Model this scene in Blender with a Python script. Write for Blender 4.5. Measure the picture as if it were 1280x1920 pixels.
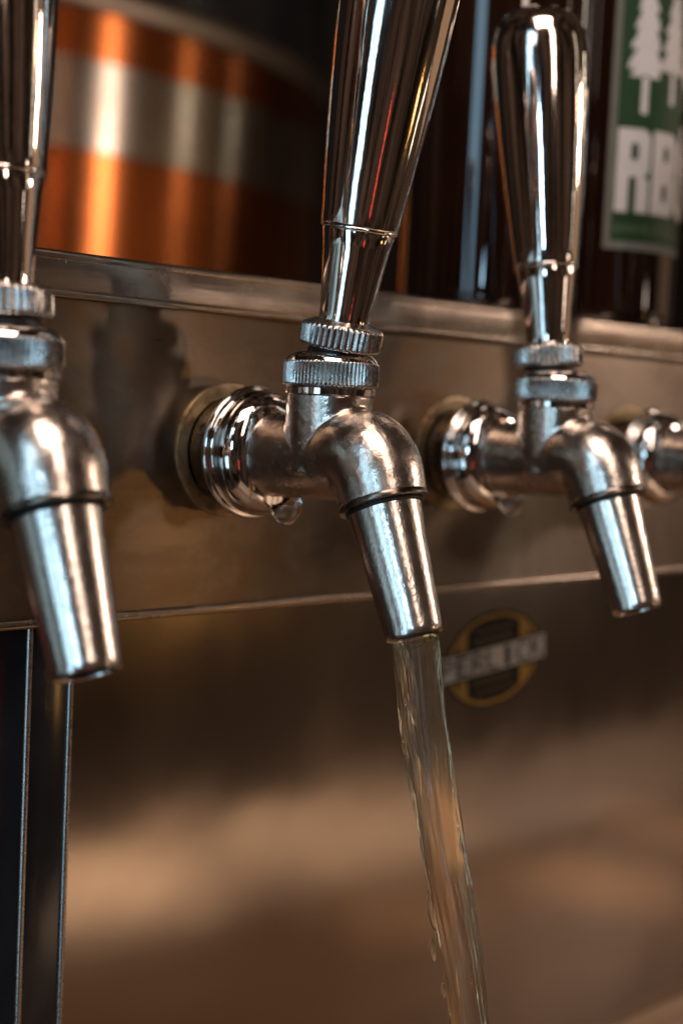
import bpy, bmesh, math, random
from mathutils import Vector, Matrix, noise
random.seed(7)
MM = 0.001
sc = bpy.context.scene
col = sc.collection
for o in list(bpy.data.objects): bpy.data.objects.remove(o)

# ------------------------------------------------------------------ camera
YAW, PITCH, ROLL = .776, .075, .048
CAM = Vector((-281.055, -337.726, 15.448)) * MM
fw = Vector((math.sin(YAW)*math.cos(PITCH), math.cos(YAW)*math.cos(PITCH), -math.sin(PITCH)))
rt = Vector((math.cos(YAW), -math.sin(YAW), 0)); up = rt.cross(fw)
RX = rt*math.cos(ROLL) + up*math.sin(ROLL); UX = -rt*math.sin(ROLL) + up*math.cos(ROLL)
cd = bpy.data.cameras.new('camera'); cam = bpy.data.objects.new('camera', cd); col.objects.link(cam)
M3 = Matrix((RX, UX, -fw)).transposed().to_4x4(); M3.translation = CAM; cam.matrix_world = M3
cd.sensor_fit = 'VERTICAL'; cd.sensor_height = 36; cd.sensor_width = 24; cd.lens = 50
cd.clip_start = .01; cd.clip_end = 50
cd.dof.use_dof = True; cd.dof.focus_distance = .386; cd.dof.aperture_fstop = 6.8; cd.dof.aperture_blades = 0
sc.camera = cam
sc.view_settings.view_transform = 'Standard'; sc.view_settings.look = 'None'
sc.view_settings.exposure = 0; sc.view_settings.gamma = 1
sc.render.engine = 'CYCLES'
sc.cycles.max_bounces = 10; sc.cycles.transmission_bounces = 10; sc.cycles.glossy_bounces = 6
sc.cycles.sample_clamp_indirect = 6; sc.cycles.use_denoising = True

# ------------------------------------------------------------------ world: a dim bar room
w = bpy.data.worlds.new('World'); sc.world = w; w.use_nodes = True
wn = w.node_tree; bg = wn.nodes['Background']
wt = wn.nodes.new('ShaderNodeTexCoord'); wm = wn.nodes.new('ShaderNodeMapping'); wm.inputs['Scale'].default_value = (2.2, 2.2, .9)
wx = wn.nodes.new('ShaderNodeTexNoise'); wx.inputs['Scale'].default_value = 2.6; wx.inputs['Detail'].default_value = 3.0
wr = wn.nodes.new('ShaderNodeValToRGB')
for e, (p_, c_) in zip((wr.color_ramp.elements[0], wr.color_ramp.elements.new(.52), wr.color_ramp.elements[1]), ((.40, (.004, .003, .002, 1)), (.55, (.015, .010, .007, 1)), (.71, (.085, .050, .034, 1)))):
    e.position = p_; e.color = c_
wn.links.new(wt.outputs['Generated'], wm.inputs[0]); wn.links.new(wm.outputs[0], wx.inputs['Vector'])
wn.links.new(wx.outputs[0], wr.inputs[0]); wn.links.new(wr.outputs[0], bg.inputs[0])
bg.inputs[1].default_value = 1.0

# ------------------------------------------------------------------ lamps
def area(name, loc, target, sx, sy, rad, color, shape='RECTANGLE'):
    """rad = radiance of the lamp face, so its brightness in reflections"""
    l = bpy.data.lights.new(name, 'AREA'); l.shape = shape; l.size = sx; l.size_y = sy; l.color = color
    A = sx*sy*(math.pi/4 if shape in ('DISK', 'ELLIPSE') else 1)
    l.energy = rad*math.pi*A
    o = bpy.data.objects.new(name, l); col.objects.link(o); o.location = loc
    o.rotation_euler = (Vector(target)-Vector(loc)).to_track_quat('-Z', 'Y').to_euler()
    return o
T0 = (0, -.06, 0)
COOL = (.46, .77, 1.0); WARM = (1.0, .775, .64); AMB = (1.0, .50, .14); TAN = (1.0, .86, .66)
def polar(deg, dist, z): a = math.radians(deg); return (dist*math.cos(a), dist*math.sin(a)-.06, z)
# glazed door with three tall panes, far to the left
for i in range(3):
    area('window_pane_light', polar(188+i*4.8, 1.7, .22), T0, .115, 2.2, 3.8, COOL)
area('window_pane_light', polar(213, 1.7, .30), T0, .07, .34, 40.0, COOL)
for d in (199, 206): area('high_window_light', polar(d, 1.6, 1.05), T0, .12, .32, 5.0, (.75, .88, 1))
# warm pendants in front of the taps, high up, and the ceiling lamp
area('front_pendant_light', polar(252, 1.35, .92), T0, .17, .8, 11.0, WARM)
area('overhead_light', (-.36, -.50, 1.10), T0, .62, .52, 12.0, WARM)
# bar lamps to the right, with an added fill and red glint
area('bar_lamp', (.87, -1.21, .10), T0, .04, .10, 16.0, WARM)
KT = (.46, .75, .2)
area('bar_lamp', (1.567, -.897, .506), KT, .05, .20, 120.0, WARM)
area('bar_lamp', (1.255, -1.045, .525), KT, .04, .06, 34.0, (1, .5, .3))
area('bar_lamp', (2.095, -.49, .69), KT, .05, .30, 11.0, TAN)
area('bar_lamp', (2.42, -.14, .62), KT, .045, .20, 6.0, TAN)
area('tank_fill_light', (2.0, -.75, .30), KT, 1.1, .7, .32, (1, .62, .36))  # added fill, no lamp of the bar, to lift the copper tank
area('bar_lamp', polar(318, 1.5, .62), T0, .07, .8, 1.6, TAN)
area('bar_lamp', (1.19, -.88, -.10), T0, .07, .12, 3.5, TAN)
area('amber_lamp', (.88, -1.17, -.165), T0, .035, .06, 30.0, AMB)
area('red_glint_light', polar(247, 1.2, -.33), T0, .05, .25, 1.4, (1, .05, .04))  # added unseen source that puts red glints on the middle handle
# spots added over the bar counter, their pools mirrored in the backsplash
def spot(loc, tgt, watt, deg, color=WARM, blend=.7):
    l = bpy.data.lights.new('counter_spot', 'SPOT'); l.energy = watt; l.spot_size = math.radians(deg); l.spot_blend = blend; l.color = color; l.shadow_soft_size = .03
    o = bpy.data.objects.new('counter_spot', l); col.objects.link(o); o.location = loc
    o.rotation_euler = (Vector(tgt)-Vector(loc)).to_track_quat('-Z', 'Y').to_euler()
for x, y, watt, deg in ((.185, -.285, 330, 7), (.36, -.285, 190, 9), (.30, -.135, 110, 4), (.43, -.10, 150, 5), (.57, -.14, 110, 5)):
    spot((x+.02, y-.22, 1.15), (x, y, -.262), watt, deg, (1, .84, .68))

# ------------------------------------------------------------------ materials
def node_mat(name):
    m = bpy.data.materials.new(name); m.use_nodes = True
    nt = m.node_tree; b = nt.nodes['Principled BSDF']
    return m, nt, b
def N(nt, kind, **kw):
    n = nt.nodes.new(kind)
    for k, v in kw.items():
        if k in n.inputs: n.inputs[k].default_value = v
        else: setattr(n, k, v)
    return n
def ramp(nt, fac, stops):
    r = nt.nodes.new('ShaderNodeValToRGB')
    el = r.color_ramp.elements
    while len(el) < len(stops): el.new(.5)
    for e, (p, c) in zip(el, stops):
        e.position = p; e.color = (c, c, c, 1) if isinstance(c, (int, float)) else (*c, 1)
    nt.links.new(fac, r.inputs[0]); return r.outputs[0]
def metal(name, color, r0, r1, nscale=60, stretch=(1, 1, 1), bump=0.0, bscale=400, bstretch=(1, 1, 1), stain=None, stain_scale=30, bdist=.0003, detail=6, aniso=0):
    m, nt, b = node_mat(name)
    tc = N(nt, 'ShaderNodeTexCoord')
    oi = N(nt, 'ShaderNodeObjectInfo'); va = N(nt, 'ShaderNodeVectorMath', operation='MULTIPLY_ADD')
    va.inputs[1].default_value = (3.1, 2.3, 1.7); nt.links.new(oi.outputs['Random'], va.inputs[0]); nt.links.new(tc.outputs['Object'], va.inputs[2])
    co = va.outputs[0]
    mp = N(nt, 'ShaderNodeMapping'); mp.inputs['Scale'].default_value = stretch
    nt.links.new(co, mp.inputs[0])
    n1 = N(nt, 'ShaderNodeTexNoise', Scale=nscale, Detail=8.0, Roughness=.65); nt.links.new(mp.outputs[0], n1.inputs['Vector'])
    b.inputs['Metallic'].default_value = 1
    if aniso:
        b.inputs['Anisotropic'].default_value = aniso
        tg = N(nt, 'ShaderNodeTangent'); tg.direction_type = 'UV_MAP'; tg.uv_map = 'brush'
        nt.links.new(tg.outputs[0], b.inputs['Tangent'])
    nt.links.new(ramp(nt, n1.outputs[0], [(.3, r0), (.72, r1)]), b.inputs['Roughness'])
    if stain:
        n2 = N(nt, 'ShaderNodeTexNoise', Scale=stain_scale, Detail=9.0, Roughness=.7, Distortion=.6); nt.links.new(co, n2.inputs['Vector'])
        nt.links.new(ramp(nt, n2.outputs[0], [(.42, color), (.50, [c*.82 for c in color]), (.68, stain)]), b.inputs['Base Color'])
    else: b.inputs['Base Color'].default_value = (*color, 1)
    if bump:
        mp2 = N(nt, 'ShaderNodeMapping'); mp2.inputs['Scale'].default_value = bstretch
        nt.links.new(co, mp2.inputs[0])
        n3 = N(nt, 'ShaderNodeTexNoise', Scale=bscale, Detail=float(detail), Roughness=.55); nt.links.new(mp2.outputs[0], n3.inputs['Vector'])
        bp = N(nt, 'ShaderNodeBump', Strength=bump, Distance=bdist); nt.links.new(n3.outputs[0], bp.inputs['Height'])
        nt.links.new(bp.outputs[0], b.inputs['Normal'])
    return m
STEEL = (.60, .53, .48)
m_body = metal('cast_steel', (.66, .585, .53), .17, .33, 110, bump=.32, bscale=520, bdist=.0004, stain=(.50, .40, .33), stain_scale=60)
m_nozzle = metal('satin_nozzle_steel', (.68, .61, .56), .17, .27, 200, bump=.26, bscale=1150, bstretch=(1, 1, .6), bdist=.0003, detail=3)
m_chrome = metal('chrome', (.70, .675, .66), .03, .10, 160, bump=.06, bscale=500, bdist=.0002)
m_handle = metal('polished_chrome', (.76, .675, .62), .03, .13, 90, stretch=(1, 1, .35), bump=.16, bscale=95, bstretch=(1, 1, .45), bdist=.0007, detail=5)
m_knurl = metal('knurled_steel', (.44, .42, .40), .18, .38, 300, bump=.3, bscale=900, bdist=.0002)
m_flange = metal('tarnished_brass', (.48, .37, .23), .34, .52, 120, bump=.3, bscale=600, stain=(.16, .10, .06), stain_scale=120)
m_collar = metal('dark_steel', (.17, .15, .13), .15, .35, 150, bump=.2, bscale=500, stain=(.12, .09, .07), stain_scale=120)
m_box = metal('brushed_steel', (.235, .188, .148), .26, .33, 12, stretch=(.3, 1, 3), bump=.05, bscale=1500, bstretch=(.01, 1, 1.3), bdist=.0002, aniso=.8, stain=(.19, .12, .07), stain_scale=16)
m_lip = metal('satin_steel', (.36, .30, .25), .20, .30, 60, bump=.2, bscale=800, bstretch=(.06, 1, 1))
m_splash = metal('splash_steel', (.42, .355, .30), .13, .20, 16, stretch=(1, 1, .4), bump=.3, bscale=9, bdist=.004, detail=2)
m_copper = metal('copper', (.38, .115, .034), .19, .27, 14, stretch=(1, 1, .3), stain=(.30, .085, .025), stain_scale=9, aniso=.95)
m_band = metal('band_steel', (.30, .26, .22), .2, .28, 12, aniso=.95)
m_rim = metal('rim_steel', (.20, .16, .125), .3, .42, 12)
def plain(name, color, rough, nscale=40, var=.25, **kw):
    m, nt, b = node_mat(name)
    tc = N(nt, 'ShaderNodeTexCoord')
    n1 = N(nt, 'ShaderNodeTexNoise', Scale=nscale, Detail=6.0); nt.links.new(tc.outputs['Object'], n1.inputs['Vector'])
    nt.links.new(ramp(nt, n1.outputs[0], [(.3, [c*(1-var) for c in color]), (.7, [min(1, c*(1+var)) for c in color])]), b.inputs['Base Color'])
    b.inputs['Roughness'].default_value = rough
    for k, v in kw.items(): b.inputs[k.replace('_', ' ')].default_value = v
    return m
m_bore_shade = plain('bore_shade', (.006, .005, .005), .6)  # black that stands for the shade inside the nozzle
m_post = plain('gloss_black_paint', (.012, .012, .013), .16, 60, .3)
m_wall = plain('dark_wall', (.022, .016, .012), .8, 3)
m_stem_shade = plain('stem_and_shade_black', (.01, .009, .008), .5)  # near-black for the ball stem and for painted shade in holes and gap
m_cap = plain('bottle_cap_paint', (.02, .02, .022), .3)
m_green = plain('label_green', (.013, .042, .016), .55, 90, .12, Specular_IOR_Level=.2)
m_green2 = plain('label_green_pale', (.055, .085, .045), .55, 300, .3, Specular_IOR_Level=.2)
m_white = plain('label_white', (.54, .51, .50), .6, 120, .06, Specular_IOR_Level=.2)
m_border = plain('label_border', (.15, .15, .13), .6, 120, .1, Specular_IOR_Level=.2)
m_syel = plain('sticker_yellow', (.24, .125, .009), .45, 200, .15)
m_sblk = plain('sticker_black', (.010, .009, .008), .6, 200, .2, Specular_IOR_Level=.15)
m_swht = plain('sticker_white', (.33, .31, .275), .5, 200, .12)
def wood(name, c0, c1):
    m, nt, b = node_mat(name)
    tc = N(nt, 'ShaderNodeTexCoord'); mp = N(nt, 'ShaderNodeMapping'); mp.inputs['Scale'].default_value = (2, 18, 2)
    nt.links.new(tc.outputs['Object'], mp.inputs[0])
    n1 = N(nt, 'ShaderNodeTexNoise', Scale=3.0, Detail=8.0, Distortion=1.5); nt.links.new(mp.outputs[0], n1.inputs['Vector'])
    nt.links.new(ramp(nt, n1.outputs[0], [(.3, c0), (.7, c1)]), b.inputs['Base Color'])
    b.inputs['Roughness'].default_value = .45
    return m
m_wood = wood('counter_wood', (.25, .175, .12), (.42, .325, .245))
m_redwood = wood('red_wood', (.11, .055, .022), (.21, .115, .052))
def glass(name, color, rough=.0, ior=1.5, bump=0, bscale=60, bstretch=(1, 1, 1), absorb=None, density=0):
    m, nt, b = node_mat(name)
    b.inputs['Base Color'].default_value = (*color, 1); b.inputs['Transmission Weight'].default_value = 1
    b.inputs['Roughness'].default_value = rough; b.inputs['IOR'].default_value = ior
    if bump:
        tc = N(nt, 'ShaderNodeTexCoord'); mp = N(nt, 'ShaderNodeMapping'); mp.inputs['Scale'].default_value = bstretch
        nt.links.new(tc.outputs['Object'], mp.inputs[0])
        n1 = N(nt, 'ShaderNodeTexNoise', Scale=bscale, Detail=3.0); nt.links.new(mp.outputs[0], n1.inputs['Vector'])
        bp = N(nt, 'ShaderNodeBump', Strength=bump, Distance=.0006); nt.links.new(n1.outputs[0], bp.inputs['Height'])
        nt.links.new(bp.outputs[0], b.inputs['Normal'])
    if absorb:
        v = N(nt, 'ShaderNodeVolumeAbsorption', Color=(*absorb, 1), Density=density)
        nt.links.new(v.outputs[0], nt.nodes['Material Output'].inputs['Volume'])
    return m
m_beer = glass('pale_beer', (1, .92, .75), .05, 1.25, absorb=(1, .74, .38), density=42)
m_beer.node_tree.nodes['Principled BSDF'].inputs['Transmission Weight'].default_value = .982
m_water = glass('water', (1, 1, 1), 0, 1.33)
m_bottle = plain('dark_amber_glass', (.012, .004, .002), .05, 30, .3, IOR=1.55, Coat_Weight=.5, Coat_Roughness=.04)

# ------------------------------------------------------------------ mesh helpers (all in millimetres)
def mesh_obj(name, verts, faces, mat, parent=None, smooth=True, sharp=35):
    me = bpy.data.meshes.new(name)
    me.from_pydata([tuple(c*MM for c in v) for v in verts], [], faces)
    me.validate(); me.update()
    bm = bmesh.new(); bm.from_mesh(me); bmesh.ops.recalc_face_normals(bm, faces=bm.faces); bm.to_mesh(me); bm.free()
    if smooth:
        me.shade_smooth(); me.set_sharp_from_angle(angle=math.radians(sharp))
    me.materials.append(mat)
    o = bpy.data.objects.new(name, me); col.objects.link(o)
    if parent is not None: o.parent = parent
    return o
def lathe_data(prof, n=64, ridges=None, close=False):
    """profile of (r, z[, knurl depth]) turned about Z; ridges = number of teeth"""
    vs, fs = [], []
    m = len(prof)
    for j in range(n):
        t = 2*math.pi*j/n
        for p in prof:
            r, z = p[0], p[1]; k = p[2] if len(p) > 2 else 0
            if k and ridges:
                ph = (j*ridges/n) % 1.0
                r -= k*(.5-.5*math.cos(2*math.pi*ph))**.7
            vs.append((r*math.cos(t), r*math.sin(t), z))
    for j in range(n):
        a, b = j*m, ((j+1) % n)*m
        for i in range(m-1): fs.append((a+i, b+i, b+i+1, a+i+1))
        if close: fs.append((a+m-1, b+m-1, b, a))
    return vs, fs
def lathe(name, prof, mat, parent=None, n=64, ridges=None, axis='Z', off=(0, 0, 0), close=False, tilt=None, sharp=35):
    vs, fs = lathe_data(prof, n, ridges, close)
    if axis == '-Y': vs = [(x, -z, y) for x, y, z in vs]
    if tilt is not None: vs = [tuple(tilt @ Vector(v)) for v in vs]
    vs = [(x+off[0], y+off[1], z+off[2]) for x, y, z in vs]
    return mesh_obj(name, vs, fs, mat, parent, sharp=sharp)
def arc(cx, cz, r, a0, a1, n):
    return [(cx+r*math.cos(math.radians(a0+(a1-a0)*i/n)), cz+r*math.sin(math.radians(a0+(a1-a0)*i/n))) for i in range(n+1)]
def box(name, lo, hi, mat, parent=None, bev=0):
    bm = bmesh.new(); bmesh.ops.create_cube(bm, size=1)
    for v in bm.verts: v.co = Vector([(lo[i]+hi[i])/2+v.co[i]*(hi[i]-lo[i]) for i in range(3)])*MM
    if bev: bmesh.ops.bevel(bm, geom=list(bm.edges), offset=bev*MM, segments=4, affect='EDGES', profile=.5)
    me = bpy.data.meshes.new(name); bm.to_mesh(me); bm.free()
    me.shade_smooth(); me.set_sharp_from_angle(angle=math.radians(30)); me.materials.append(mat)
    o = bpy.data.objects.new(name, me); col.objects.link(o)
    if parent is not None: o.parent = parent
    return o
def brush_uv(o):
    """UV with u running up, so that the horizontal brushing spreads highlights vertically"""
    me = o.data; uv = me.uv_layers.new(name='brush')
    for l in me.loops:
        c = me.vertices[l.vertex_index].co; uv.data[l.index].uv = (c.z*4, c.x*4+c.y*.37)
    return o
def empty(name, loc=(0, 0, 0)):
    o = bpy.data.objects.new(name, None); col.objects.link(o); o.location = Vector(loc)*MM; o.empty_display_size = .01
    return o
def tag(o, label=None, cat=None, group=None, kind=None):
    for k, v in (('label', label), ('category', cat), ('group', group), ('kind', kind)):
        if v: o[k] = v
    return o
def tube_data(path, n=28):
    """closed tube through (x,y,z,r) points, ends capped"""
    vs, fs = [], []
    P = [Vector(p[:3]) for p in path]
    for i, p in enumerate(path):
        t = (P[min(i+1, len(P)-1)]-P[max(i-1, 0)]).normalized()
        s = Vector((1, 0, 0)); u = t.cross(s).normalized()
        for j in range(n):
            a = 2*math.pi*j/n
            vs.append(tuple(P[i]+(s*math.cos(a)+u*math.sin(a))*p[3]))
    for i in range(len(path)-1):
        for j in range(n):
            fs.append((i*n+j, i*n+(j+1) % n, (i+1)*n+(j+1) % n, (i+1)*n+j))
    fs.append(tuple(range(n))); fs.append(tuple(range((len(path)-1)*n, len(path)*n)))
    return vs, fs
def catmull(pts, k=8):
    out = []
    P = [pts[0]]+list(pts)+[pts[-1]]
    for i in range(1, len(P)-2):
        for s in range(k):
            t = s/k
            out.append(tuple(.5*((2*b)+(-a+c)*t+(2*a-5*b+4*c-d)*t*t+(-a+3*b-3*c+d)*t**3) for a, b, c, d in zip(P[i-1], P[i], P[i+1], P[i+2])))
    out.append(pts[-1]); return out

# ------------------------------------------------------------------ setting
def struct(o): o['kind'] = 'structure'; return o
struct(box('wall', (-900, 1900, -700), (3600, 1930, 1600), m_wall))
struct(box('counter', (-150, -330, -300), (1100, -172, -262), m_wood, bev=3))
struct(box('drip_rail', (-150, -171, -300), (1100, 40, -267), m_redwood, bev=2))
struct(box('backsplash', (-400, 25, -275.5), (900, 31, -20), m_splash))
struct(box('back_shelf', (-300, 640, -190), (1300, 1400, -160), m_wood))

# ------------------------------------------------------------------ the steel tap box
tb = empty('tap_box', (0, 0, -50))
tag(tb, 'long brushed stainless steel box that the row of taps is screwed into', 'tap box')
def tbp(o): o.parent = tb; o.location = (0, 0, .05); return o
brush_uv(tbp(box('front_panel', (-420, 0, -48.8), (760, 3, 44), m_box)))
tbp(box('bottom_panel', (-420, 3.2, -49), (760, 117, -46), m_box))
tbp(box('rear_panel', (-420, 117.2, -49), (760, 120, 50), m_box))
tbp(box('end_panel', (-423, 0, -49), (-420.2, 120, 50), m_box))
tbp(box('end_panel', (760.2, 0, -49), (763, 120, 50), m_box))
tbp(box('bottom_lip', (-420, -1.6, -50.4), (760, 3, -47.6), m_lip, bev=1.1))
lid = tbp(box('lid', (-424, -2.2, 50.6), (764, 124, 54), m_lip, bev=1.4))
tbp(box('lid_skirt', (-424, -2.2, 41.6), (764, -.6, 52), m_lip, bev=.7))
tbp(box('lid_hem', (-424, -3.0, 41.0), (764, -.8, 43.4), m_lip, bev=1.0))

# ------------------------------------------------------------------ support post under the box
p = empty('support_post', (-58.5, 12, -267))
tag(p, 'glossy black square post under the steel box behind the leftmost tap nozzle', 'post')
o = box('tube', (-7, -8, 2), (7, 9, 216), m_post, p, bev=1.6)
for sx in (-7, 7): lathe('edge_glint_bead', [(0, 2.3), (.95, 2.3), (.95, 216), (0, 216)], m_knurl, p, 16, off=(sx, -8, 0))  # thin beads added so the post corners catch a bright line
o = box('foot_plate', (-14, -11, 0), (14, 12, 2.2), m_post, p, bev=.6)

# ------------------------------------------------------------------ tap prototype
AX = Vector((0, -14.4, -35)).normalized()                    # nozzle axis
CP = Vector((0, -67.6, -11))
TILT = Vector((0, 0, -1)).rotation_difference(AX).to_matrix()
def body_mesh():
    bm = bmesh.new()
    def put(vs, fs):
        me = bpy.data.meshes.new('tmp'); me.from_pydata(vs, [], fs); bm.from_mesh(me); bpy.data.meshes.remove(me)
    # horizontal barrel and elbow, one sweep
    path = catmull([(0, -21, 0, 13.4), (0, -26, 0, 12.6), (0, -36, 0, 12.2), (0, -48, .4, 12.3), (0, -55, 1.6, 12.9), (0, -60.5, 1.0, 13.2), (0, -64.2, -2.6, 13.0), (0, -66.2, -7.2, 12.6), (0, -67.4, -10.4, 12.4)], 6)
    put(*tube_data(path, 40))
    vs, fs = lathe_data([(0, -4), (12.3, -4), (12.3, 14), (12.3, 18.2), (0, 18.2)], 48)
    put([(x, y-44.4, z) for x, y, z in vs], fs)
    bmesh.ops.remove_doubles(bm, verts=bm.verts, dist=1e-4)
    bmesh.ops.recalc_face_normals(bm, faces=bm.faces)
    me = bpy.data.meshes.new('body'); bm.to_mesh(me); bm.free()
    o = bpy.data.objects.new('body_tmp', me); col.objects.link(o)
    r = o.modifiers.new('r', 'REMESH'); r.mode = 'VOXEL'; r.voxel_size = .42
    s = o.modifiers.new('s', 'SMOOTH'); s.factor = .5; s.iterations = 9
    dg = bpy.context.evaluated_depsgraph_get()
    out = bpy.data.meshes.new_from_object(o.evaluated_get(dg)); bpy.data.objects.remove(o)
    for v in out.vertices: v.co = v.co*MM
    out.name = 'body'; out.shade_smooth(); out.materials.clear(); out.materials.append(m_body)
    return out
def make_tap():
    t = empty('beer_tap')
    lathe('flange', [(0, 0), (20.4, 0), (20.5, .5), (20.3, 1.0), (19.8, 1.15), (18.0, .9), (16.2, .9)], m_flange, t, 72, axis='-Y')
    c = lathe('shank_collar', [(15.4, .95), (16.0, 1.5), (16.3, 2.6), (16.5, 4), (17.0, 10.6), (16.6, 11.2)], m_collar, t, 72, axis='-Y')
    for k in range(5):
        a = math.radians(158+72*k)
        vs, fs = lathe_data([(0, -.35), (1.15, -.35), (1.3, .05), (1.7, .25), (2.0, .02)], 14)
        Rm = Vector((0, 0, 1)).rotation_difference(Vector((math.cos(a), 0, math.sin(a)))).to_matrix()
        vs = [tuple(Rm @ Vector(v)+Vector((16.75*math.cos(a), -6.8, 16.75*math.sin(a)))) for v in vs]
        mesh_obj('spanner_hole', vs, fs, m_stem_shade, c)  # dark inset disc painted as the shade inside the hole
    cn = lathe('coupling_nut', [(16.5, 11)]+arc(18.9, 12.9, 1.25, -100, 90, 8)+[(18.4, 14.35), (18.1, 14.8)]+arc(17.4, 16.6, 1.5, -60, 30, 6)+[(18.6, 18.2), (18.0, 20.2), (16.6, 22.2), (14.6, 23.6), (12.8, 24.2), (12.0, 24.3)], m_chrome, t, 80, axis='-Y')
    me = body_mesh(); b = bpy.data.objects.new('body', me); col.objects.link(b); b.parent = t
    # mouth ring of the elbow, then the nozzle
    lathe('mouth_ring', [(11.8, -1.4), (12.45, -1.0), (12.75, -.3), (12.7, .5), (12.3, .9), (11.4, .95), (10.3, .8)], m_collar, t, 64, tilt=TILT @ Matrix.Rotation(math.pi, 3, 'X'), off=CP)
    L = 37.6
    nz = lathe('nozzle', [(9.6, -1.5), (10.3, .9), (10.25, 2), (9.4, 14), (8.55, 27), (8.0, 35.6), (7.95, L-.6), (7.7, L-.1), (7.3, L), (6.95, L-.2), (6.85, L-.7)], m_nozzle, t, 64, tilt=TILT @ Matrix.Rotation(math.pi, 3, 'X'), off=CP)
    lathe('nozzle_gap_shade', [(9.5, .6), (10.85, .9), (10.9, 1.6), (10.2, 1.9)], m_stem_shade, nz, 48, tilt=TILT @ Matrix.Rotation(math.pi, 3, 'X'), off=CP)  # dark ring standing for the shadowed gap between elbow and nozzle
    lathe('bore', [(6.9, L-.6), (6.7, L-3), (6.6, L-12), (0, L-12)], m_bore_shade, nz, 48, tilt=TILT @ Matrix.Rotation(math.pi, 3, 'X'), off=CP)  # bore coloured black as the shade inside the nozzle
    # bonnet
    bo = lathe('bonnet', [(11.5, 17.6), (12.4, 17.8), (12.9, 18.2), (12.95, 19.9), (12.6, 20.3), (12.4, 20.5)], m_chrome, t, 64, off=(0, -44.4, 0))
    lathe('knurled_ring', [(12.2, 20.4), (13.1, 20.5), (13.55, 20.9, .35), (13.6, 21.3, .6), (13.6, 24, .62), (13.6, 26.8, .6), (13.5, 27.2, .3), (13.1, 27.5)], m_knurl, bo, 432, ridges=72, off=(0, -44.4, 0), sharp=60)
    lathe('bonnet_dome', [(13.2, 27.4), (12.9, 28.0), (12.2, 28.9), (11.0, 29.7), (9.6, 30.2), (8.6, 30.4), (0, 30.4)], m_chrome, bo, 64, off=(0, -44.4, 0))
    # handle, origin at the lever pivot
    h = lathe('handle', [(10.2, 41.0), (10.75, 41.3), (10.95, 42.0), (11.25, 46), (12.2, 54), (13.3, 65), (14.5, 78), (15.5, 91), (16.2, 103), (16.45, 110), (16.3, 115), (15.7, 119), (14.3, 122.6), (11.8, 125.5), (8.4, 127.4), (4.4, 128.4), (0, 128.7)], m_handle, t, 72, sharp=60)
    lathe('ferrule', [(6.2, 13.6), (7.3, 14.6), (7.15, 15.6), (7.3, 18), (8.3, 27), (9.5, 36), (10.2, 40), (10.0, 40.6), (9.6, 41.1)], m_handle, h, 64)
    lathe('joint_ring', [(9.7, 40.5)]+arc(10.35, 41.0, .55, -80, 80, 6)+[(9.7, 41.5)], m_chrome, h, 64)
    ln = lathe('lever_nut', [(8.4, 7.2), (10.9, 7.5), (11.6, 8.1, .3), (11.75, 8.6, .7), (11.75, 13.0, .7), (11.5, 13.6, .35), (10.9, 14.1), (9.4, 14.5), (8.2, 15.2), (7.0, 15.4)], m_knurl, h, 336, ridges=42, sharp=60)
    lathe('ball_stem', [(0, 3), (8.6, 4.5), (8.9, 6.0), (8.5, 7.4), (0, 7.6)], m_stem_shade, h, 40)
    return t, h
proto, handle0 = make_tap()
def copy_tree(o, parent=None):
    c = o.copy(); col.objects.link(c); c.parent = parent
    for ch in list(o.children): copy_tree(ch, c)
    return c
TAPS = [(0, 10.0, (-46.0, 24), 'open tap in the middle with its handle pulled forward, beer pouring from nozzle'),
        (-105, -6.3, (-43.6, 24), 'closed chrome tap nearest the camera, cut off by the left picture edge'),
        (105, -6.3, (-41.4, 24), 'closed chrome tap whose whole rounded handle shows in front of the bottles'),
        (212, -3.5, (-42.0, 24), 'blurred far tap at the right picture edge, mostly hidden behind its neighbour')]
taps = []
kids = list(proto.children)
for i, (x, tilt, piv, lab) in enumerate(TAPS):
    t = proto if i == 0 else copy_tree(proto)
    t.location = (x*MM, 0, 0)
    for ch in t.children:
        if ch.name.startswith('handle'):
            ch.location = (0, piv[0]*MM, piv[1]*MM); ch.rotation_euler = (math.radians(tilt), 0, 0); ch.rotation_euler.rotate_axis('Z', .9*i)
    tag(t, lab, 'beer tap', 'beer taps in a row on the steel box'); taps.append(t)

# ------------------------------------------------------------------ water drops hanging under the coupling nuts
def drop(x, y, z, s, lab):
    prof = [(0, 3.4), (1.6, 3.0), (3.0, 1.6), (3.7, -.3), (3.9, -2.2), (3.3, -4.2), (2.0, -5.6), (.8, -6.2), (0, -6.3)]
    o = lathe('water_drop', [(r*s, h*s) for r, h in prof], m_water, None, 28)
    o.location = (x*MM, y*MM, z*MM)
    return tag(o, lab, 'water drop', 'water drops hanging under the coupling nuts')
drop(1.5, -26.5, -13.4, 1.2, 'clear water drop hanging under the coupling nut of the pouring tap')
drop(106.5, -26.5, -13.4, 1.1, 'small water drop under the coupling nut of the tap before the bottles')

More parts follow.
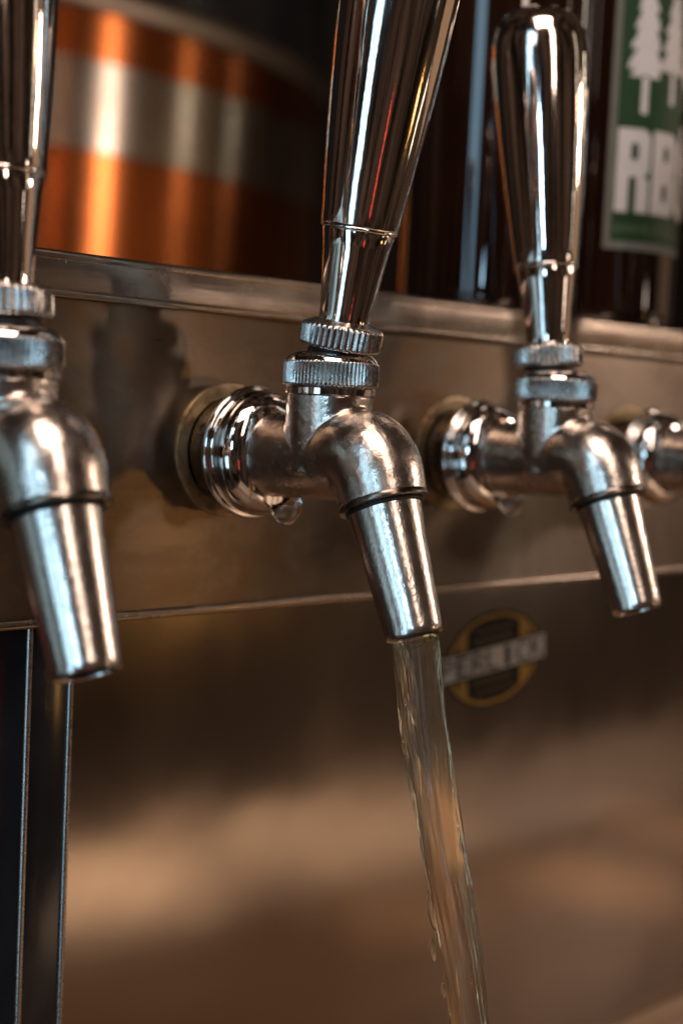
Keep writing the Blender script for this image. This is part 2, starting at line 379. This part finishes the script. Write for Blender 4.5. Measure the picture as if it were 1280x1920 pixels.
# ------------------------------------------------------------------ beer stream
def stream():
    pts = [(-80.6, -42.6), (-82.2, -46.6), (-88.4, -74.5), (-96.0, -101.5), (-102.4, -121.2), (-108.1, -143.3), (-117.5, -185), (-132, -266.8)]
    pth = catmull(pts, 26)
    n = 96; vs, fs = [], []
    for i, (y, z) in enumerate(pth):
        a = pth[max(i-1, 0)]; b = pth[min(i+1, len(pth)-1)]
        t = Vector((0, b[0]-a[0], b[1]-a[1])).normalized(); s = Vector((1, 0, 0)); u = t.cross(s)
        d = -z-43
        r = 6.35 - 1.15*min(1, max(0, d)/70)
        for j in range(n):
            an = 2*math.pi*j/n
            q = Vector((math.cos(an)*1.3, math.sin(an)*1.3, d*.012))
            k = noise.noise(q*1.4)*.21*min(1, d/16+.1) + noise.noise(q*3.1+Vector((5, 1, 2)))*.085*min(1, d/10+.1)
            k += noise.noise(Vector((math.cos(an)*2, math.sin(an)*2, d*.09)))*.05*min(1, d/20+.05)
            k += noise.noise(Vector((math.cos(an)*7, math.sin(an)*7, d*.02+9)))*.085*min(1, d/8+.1)
            k += noise.noise(Vector((math.cos(an)*15, math.sin(an)*15, d*.035+4)))*.022*min(1, d/8+.1)
            vs.append(tuple(Vector((0, y, z))+(s*math.cos(an)+u*math.sin(an))*r*(1+k)))
    m = len(pth)
    for i in range(m-1):
        for j in range(n): fs.append((i*n+j, i*n+(j+1) % n, (i+1)*n+(j+1) % n, (i+1)*n+j))
    fs.append(tuple(range(n))); fs.append(tuple(range((m-1)*n, m*n)))
    o = mesh_obj('beer_stream', vs, fs, m_beer, None, sharp=180)
    tag(o, 'thin clear golden stream of beer falling from the middle nozzle', 'beer stream')
stream()
def splash_bead(y, z, x, rx, rz, lab):
    vs, fs = lathe_data([(max(.0, math.cos(math.radians(a)))*rx*(1+.25*math.sin(math.radians(a))), math.sin(math.radians(a))*rz) for a in range(-90, 91, 15)], 16)
    o = mesh_obj('beer_droplet', vs, fs, m_beer, None, sharp=180)
    o.location = (x*MM, y*MM, z*MM); o.rotation_euler = (math.radians(-14), 0, 0)
    tag(o, lab, 'droplet', 'droplets beside the falling beer')
splash_bead(-95.6, -117.0, -2.4, 1.5, 5.6, 'longest bead of beer clinging to the left edge of the stream')
splash_bead(-96.6, -127.2, -2.8, .9, 3.4, 'second bead of beer, just below the longest one beside the stream')
splash_bead(-83.4, -75.0, -3.4, .8, 2.4, 'uppermost small bead of beer on the left edge of the stream')
splash_bead(-101.2, -136.5, -3.0, .7, 2.0, 'lowest tiny bead of beer at the left edge of the stream')

# ------------------------------------------------------------------ bottles on the lid
def bottle(name, x, y, mat, lab, R=36):
    t = empty(name, (x, y, 54))
    prof = [(0, 3.5), (R*.55, 3.0), (R*.8, 1.0), (R*.88, .2), (R*.93, .5), (R*.975, 2.4), (R*.995, 5.5), (R, 9), (R, 150), (R*.985, 157), (R*.92, 168), (R*.78, 182), (R*.60, 196), (R*.47, 210), (R*.41, 226), (R*.385, 252), (R*.40, 254), (R*.43, 256), (R*.43, 261), (R*.39, 263), (R*.37, 270), (0, 270)]
    lathe('glass', prof, mat, t, 80, sharp=50)
    lathe('cap', [(R*.40, 263.6), (R*.44, 264.0), (R*.43, 266), (R*.40, 271), (R*.33, 272.4), (0, 272.6)], m_cap, t, 42, ridges=21)
    tag(t, lab, 'bottle', 'dark bottles standing on the steel lid')
    return t
bottle('beer_bottle', 164.6, 38.5, m_bottle, 'dark brown glass bottle without visible label, between the two tall handles')
b2 = bottle('beer_bottle', 238, 41.5, m_bottle, 'dark bottle with the green pine tree label behind the rounded handle')
# paper label wrapped on the second bottle; angles in degrees round the bottle, z measured from the lid plane (+54)
def wrap(name, quads, mat, parent, R):
    vs, fs, key = [], [], {}
    for q in quads:
        f = []
        for a, z in q:
            k = (round(a, 3), round(z, 3))
            if k not in key:
                key[k] = len(vs); vs.append((R*math.cos(math.radians(a)), R*math.sin(math.radians(a)), z-54))
            f.append(key[k])
        fs.append(f)
    return mesh_obj(name, vs, fs, mat, parent, sharp=60)
def cells(a0, a1, z0, z1, na, nz, inside=None):
    out = []
    for i in range(na):
        for j in range(nz):
            A, B = a0+(a1-a0)*i/na, a0+(a1-a0)*(i+1)/na; Z, Y = z0+(z1-z0)*j/nz, z0+(z1-z0)*(j+1)/nz
            if inside is None or inside(((A+B)/2-a0)/(a1-a0), ((Z+Y)/2-z0)/(z1-z0)): out.append([(A, Z), (B, Z), (B, Y), (A, Y)])
    return out
LB = wrap('label', cells(222.3, 392, 85.6, 196, 60, 4), m_border, b2, 36.12)
wrap('label_field', cells(226.6, 388, 88.9, 193, 60, 4), m_green, LB, 36.24)
wrap('label_strapline', cells(229, 385, 92.6, 95.8, 130, 3, lambda u, v: (math.sin(u*260)+math.sin(u*97)) > -.6), m_green2, LB, 36.36)
def rr(u, v, x0, x1, y0, y1, rad):          # rounded rectangle test
    dx = max(x0+rad-u, u-(x1-rad), 0); dy = max((y0+rad*.45-v)/.45, (v-(y1-rad*.45))/.45, 0)
    return x0 <= u <= x1 and y0 <= v <= y1 and math.hypot(dx, dy) <= rad+1e-6
def gR(u, v):
    if (rr(u, v, 0, 1, .42, 1, .3) or (u < .5 and v > .42)) and not (rr(u, v, .40, .62, .62, .83, .1)): return True
    if u < .38 and v < .6: return True
    return .60 < u < 1.0 and v < .40 or .60 < u < .86 and v < .5
def gB(u, v):
    return (rr(u, v, 0, 1, .47, 1, .28) or rr(u, v, 0, 1, 0, .53, .28) or u < .4) and not rr(u, v, .40, .62, .64, .83, .1) and not rr(u, v, .40, .62, .17, .38, .1)
def gC(u, v):
    return rr(u, v, 0, 1, 0, 1, .36) and not (rr(u, v, .38, .64, .2, .8, .1)) and not (u > .5 and .38 < v < .62)
for g, a0 in ((gR, 228.2), (gB, 254.4), (gC, 280.6)):
    wrap('label_letter', cells(a0, a0+23.8, 101, 135.2, 40, 54, g), m_white, LB, 36.36)
def tree_shape(tiers, seed):
    def f(u, v):                              # v 0 = trunk foot, 1 = tip
        if v < .22: return abs(u-.5) < .095
        w = (1-(v-.22)/.78)
        saw = (w*tiers) % 1.0
        wid = .5*(w**.8)*(.62+.38*saw)+.03+.05*noise.noise(Vector((u*5, v*22, seed)))
        droop = .05*abs(u-.5)*2
        return abs(u-.5) < wid and v > .24-droop
    return f
for a, wd, z0, z1, k in ((245, 27, 141.5, 207, 6.5), (269, 26, 147, 204, 6.2), (294, 27, 142, 206, 6.4), (318, 25, 146, 200, 6)):
    wrap('label_tree', cells(a-wd/2, a+wd/2, z0, min(z1, 214), 44, 80, lambda u, v, F=tree_shape(k, a): F(u, v) and (z0+(z1-z0)*v) < 191.5), m_white, LB, 36.36)

# ------------------------------------------------------------------ copper kettle in the background
kt = empty('copper_tank', (469, 1003, -160))
tag(kt, 'long oval copper tank with a grey steel band, out of focus behind the box', 'copper tank')
KR = 170
def oval(name, prof, mat):
    vs, fs = lathe_data([(r, z+160) for r, z in prof], 192)
    return brush_uv(mesh_obj(name, [(x*2.6, y*1.5, z) for x, y, z in vs], fs, mat, kt))
oval('copper_wall', [(0, -160), (KR-3, -160), (KR, -155), (KR, 374), (KR-2, 376), (KR-6, 376)], m_copper)
oval('steel_band', [(KR+.1, 230), (KR+1.2, 230.6), (KR+1.3, 270), (KR+1.2, 309.4), (KR+.1, 310)], m_band)
oval('lid', [(KR-4, 379), (KR-1, 381), (KR-1, 560), (0, 600)], m_post)
oval('rim', [(KR-2, 352), (KR+.6, 352.5), (KR+1.6, 355), (KR+1.6, 372), (KR+.6, 378), (KR-2, 380)], m_rim)

# ------------------------------------------------------------------ oval sticker on the backsplash (local x along the wall, z up)
S = empty('oval_sticker', (165.3, 24.9, -84))
tag(S, 'oval black and yellow sticker with a white lettered banner on the steel below the box', 'sticker')
S.rotation_euler = (0, math.radians(-5), 0)
SX, SZ = 30.0, 19.6
def flat(name, inside, mat, parent, y, x0=-36, x1=36, z0=-22, z1=22, nx=180, nz=110):
    vs, fs, key = [], [], {}
    for i in range(nx):
        for j in range(nz):
            xa, xb = x0+(x1-x0)*i/nx, x0+(x1-x0)*(i+1)/nx; za, zb = z0+(z1-z0)*j/nz, z0+(z1-z0)*(j+1)/nz
            if inside((xa+xb)/2, (za+zb)/2):
                f = []
                for k in ((i, j), (i+1, j), (i+1, j+1), (i, j+1)):
                    if k not in key:
                        key[k] = len(vs); vs.append((x0+(x1-x0)*k[0]/nx, y, z0+(z1-z0)*k[1]/nz))
                    f.append(key[k])
                fs.append(f)
    return mesh_obj(name, vs, fs, mat, parent, smooth=False)
el = lambda x, z, a, b: (x/a)**2+(z/b)**2 < 1
banner = lambda x, z: abs(x) < 33.5 and abs(z) < 5.2
disc = flat('disc', lambda x, z: el(x, z, SX, SZ), m_sblk, S, 0)
flat('yellow_ring', lambda x, z: el(x, z, SX-1.4, SZ-1.0) and (not el(x, z, SX-3.8, SZ-2.6) or (abs(x) > 16.5 and abs(x) < 22)) and not abs(z) < 6, m_syel, disc, -.10)
flat('small_print', lambda x, z: (6.9 < abs(z) < 10.5 or 11.5 < abs(z) < 13.5) and abs(x) < 12 and math.sin(x*2.6)+math.sin(x*1.3+z) > .1 and math.sin(abs(z)*1.7) > -.7, plain('sticker_print', (.07, .040, .008), .5), disc, -.10, -14, 14, -15, 15, 120, 90)
bn = flat('banner', banner, m_swht, S, -.14, -34, 34, -6, 6, 68, 12)
FONT = {'P': ['1110', '1001', '1001', '1110', '1000', '1000', '1000'], 'E': ['1111', '1000', '1000', '1110', '1000', '1000', '1111'], 'R': ['1110', '1001', '1001', '1110', '1010', '1001', '1001'],
        'L': ['1000', '1000', '1000', '1000', '1000', '1000', '1111'], 'I': ['0110', '0110', '0110', '0110', '0110', '0110', '0110'], 'C': ['0111', '1000', '1000', '1000', '1000', '1000', '0111'], 'K': ['1001', '1010', '1100', '1100', '1010', '1001', '1001']}
for i, ch in enumerate('PERLICK'):
    x0 = -32.6+i*9.35
    pat = FONT[ch]
    def ins(x, z, x0=x0, pat=pat):
        c = int((x-x0)/7.2*4); r = int((4.2-z)/8.4*7)
        return 0 <= c < 4 and 0 <= r < 7 and pat[r][c] == '1' and x >= x0
    flat('banner_letter', ins, m_sblk, bn, -.22, x0, x0+7.2, -4.2, 4.2, 16, 28)
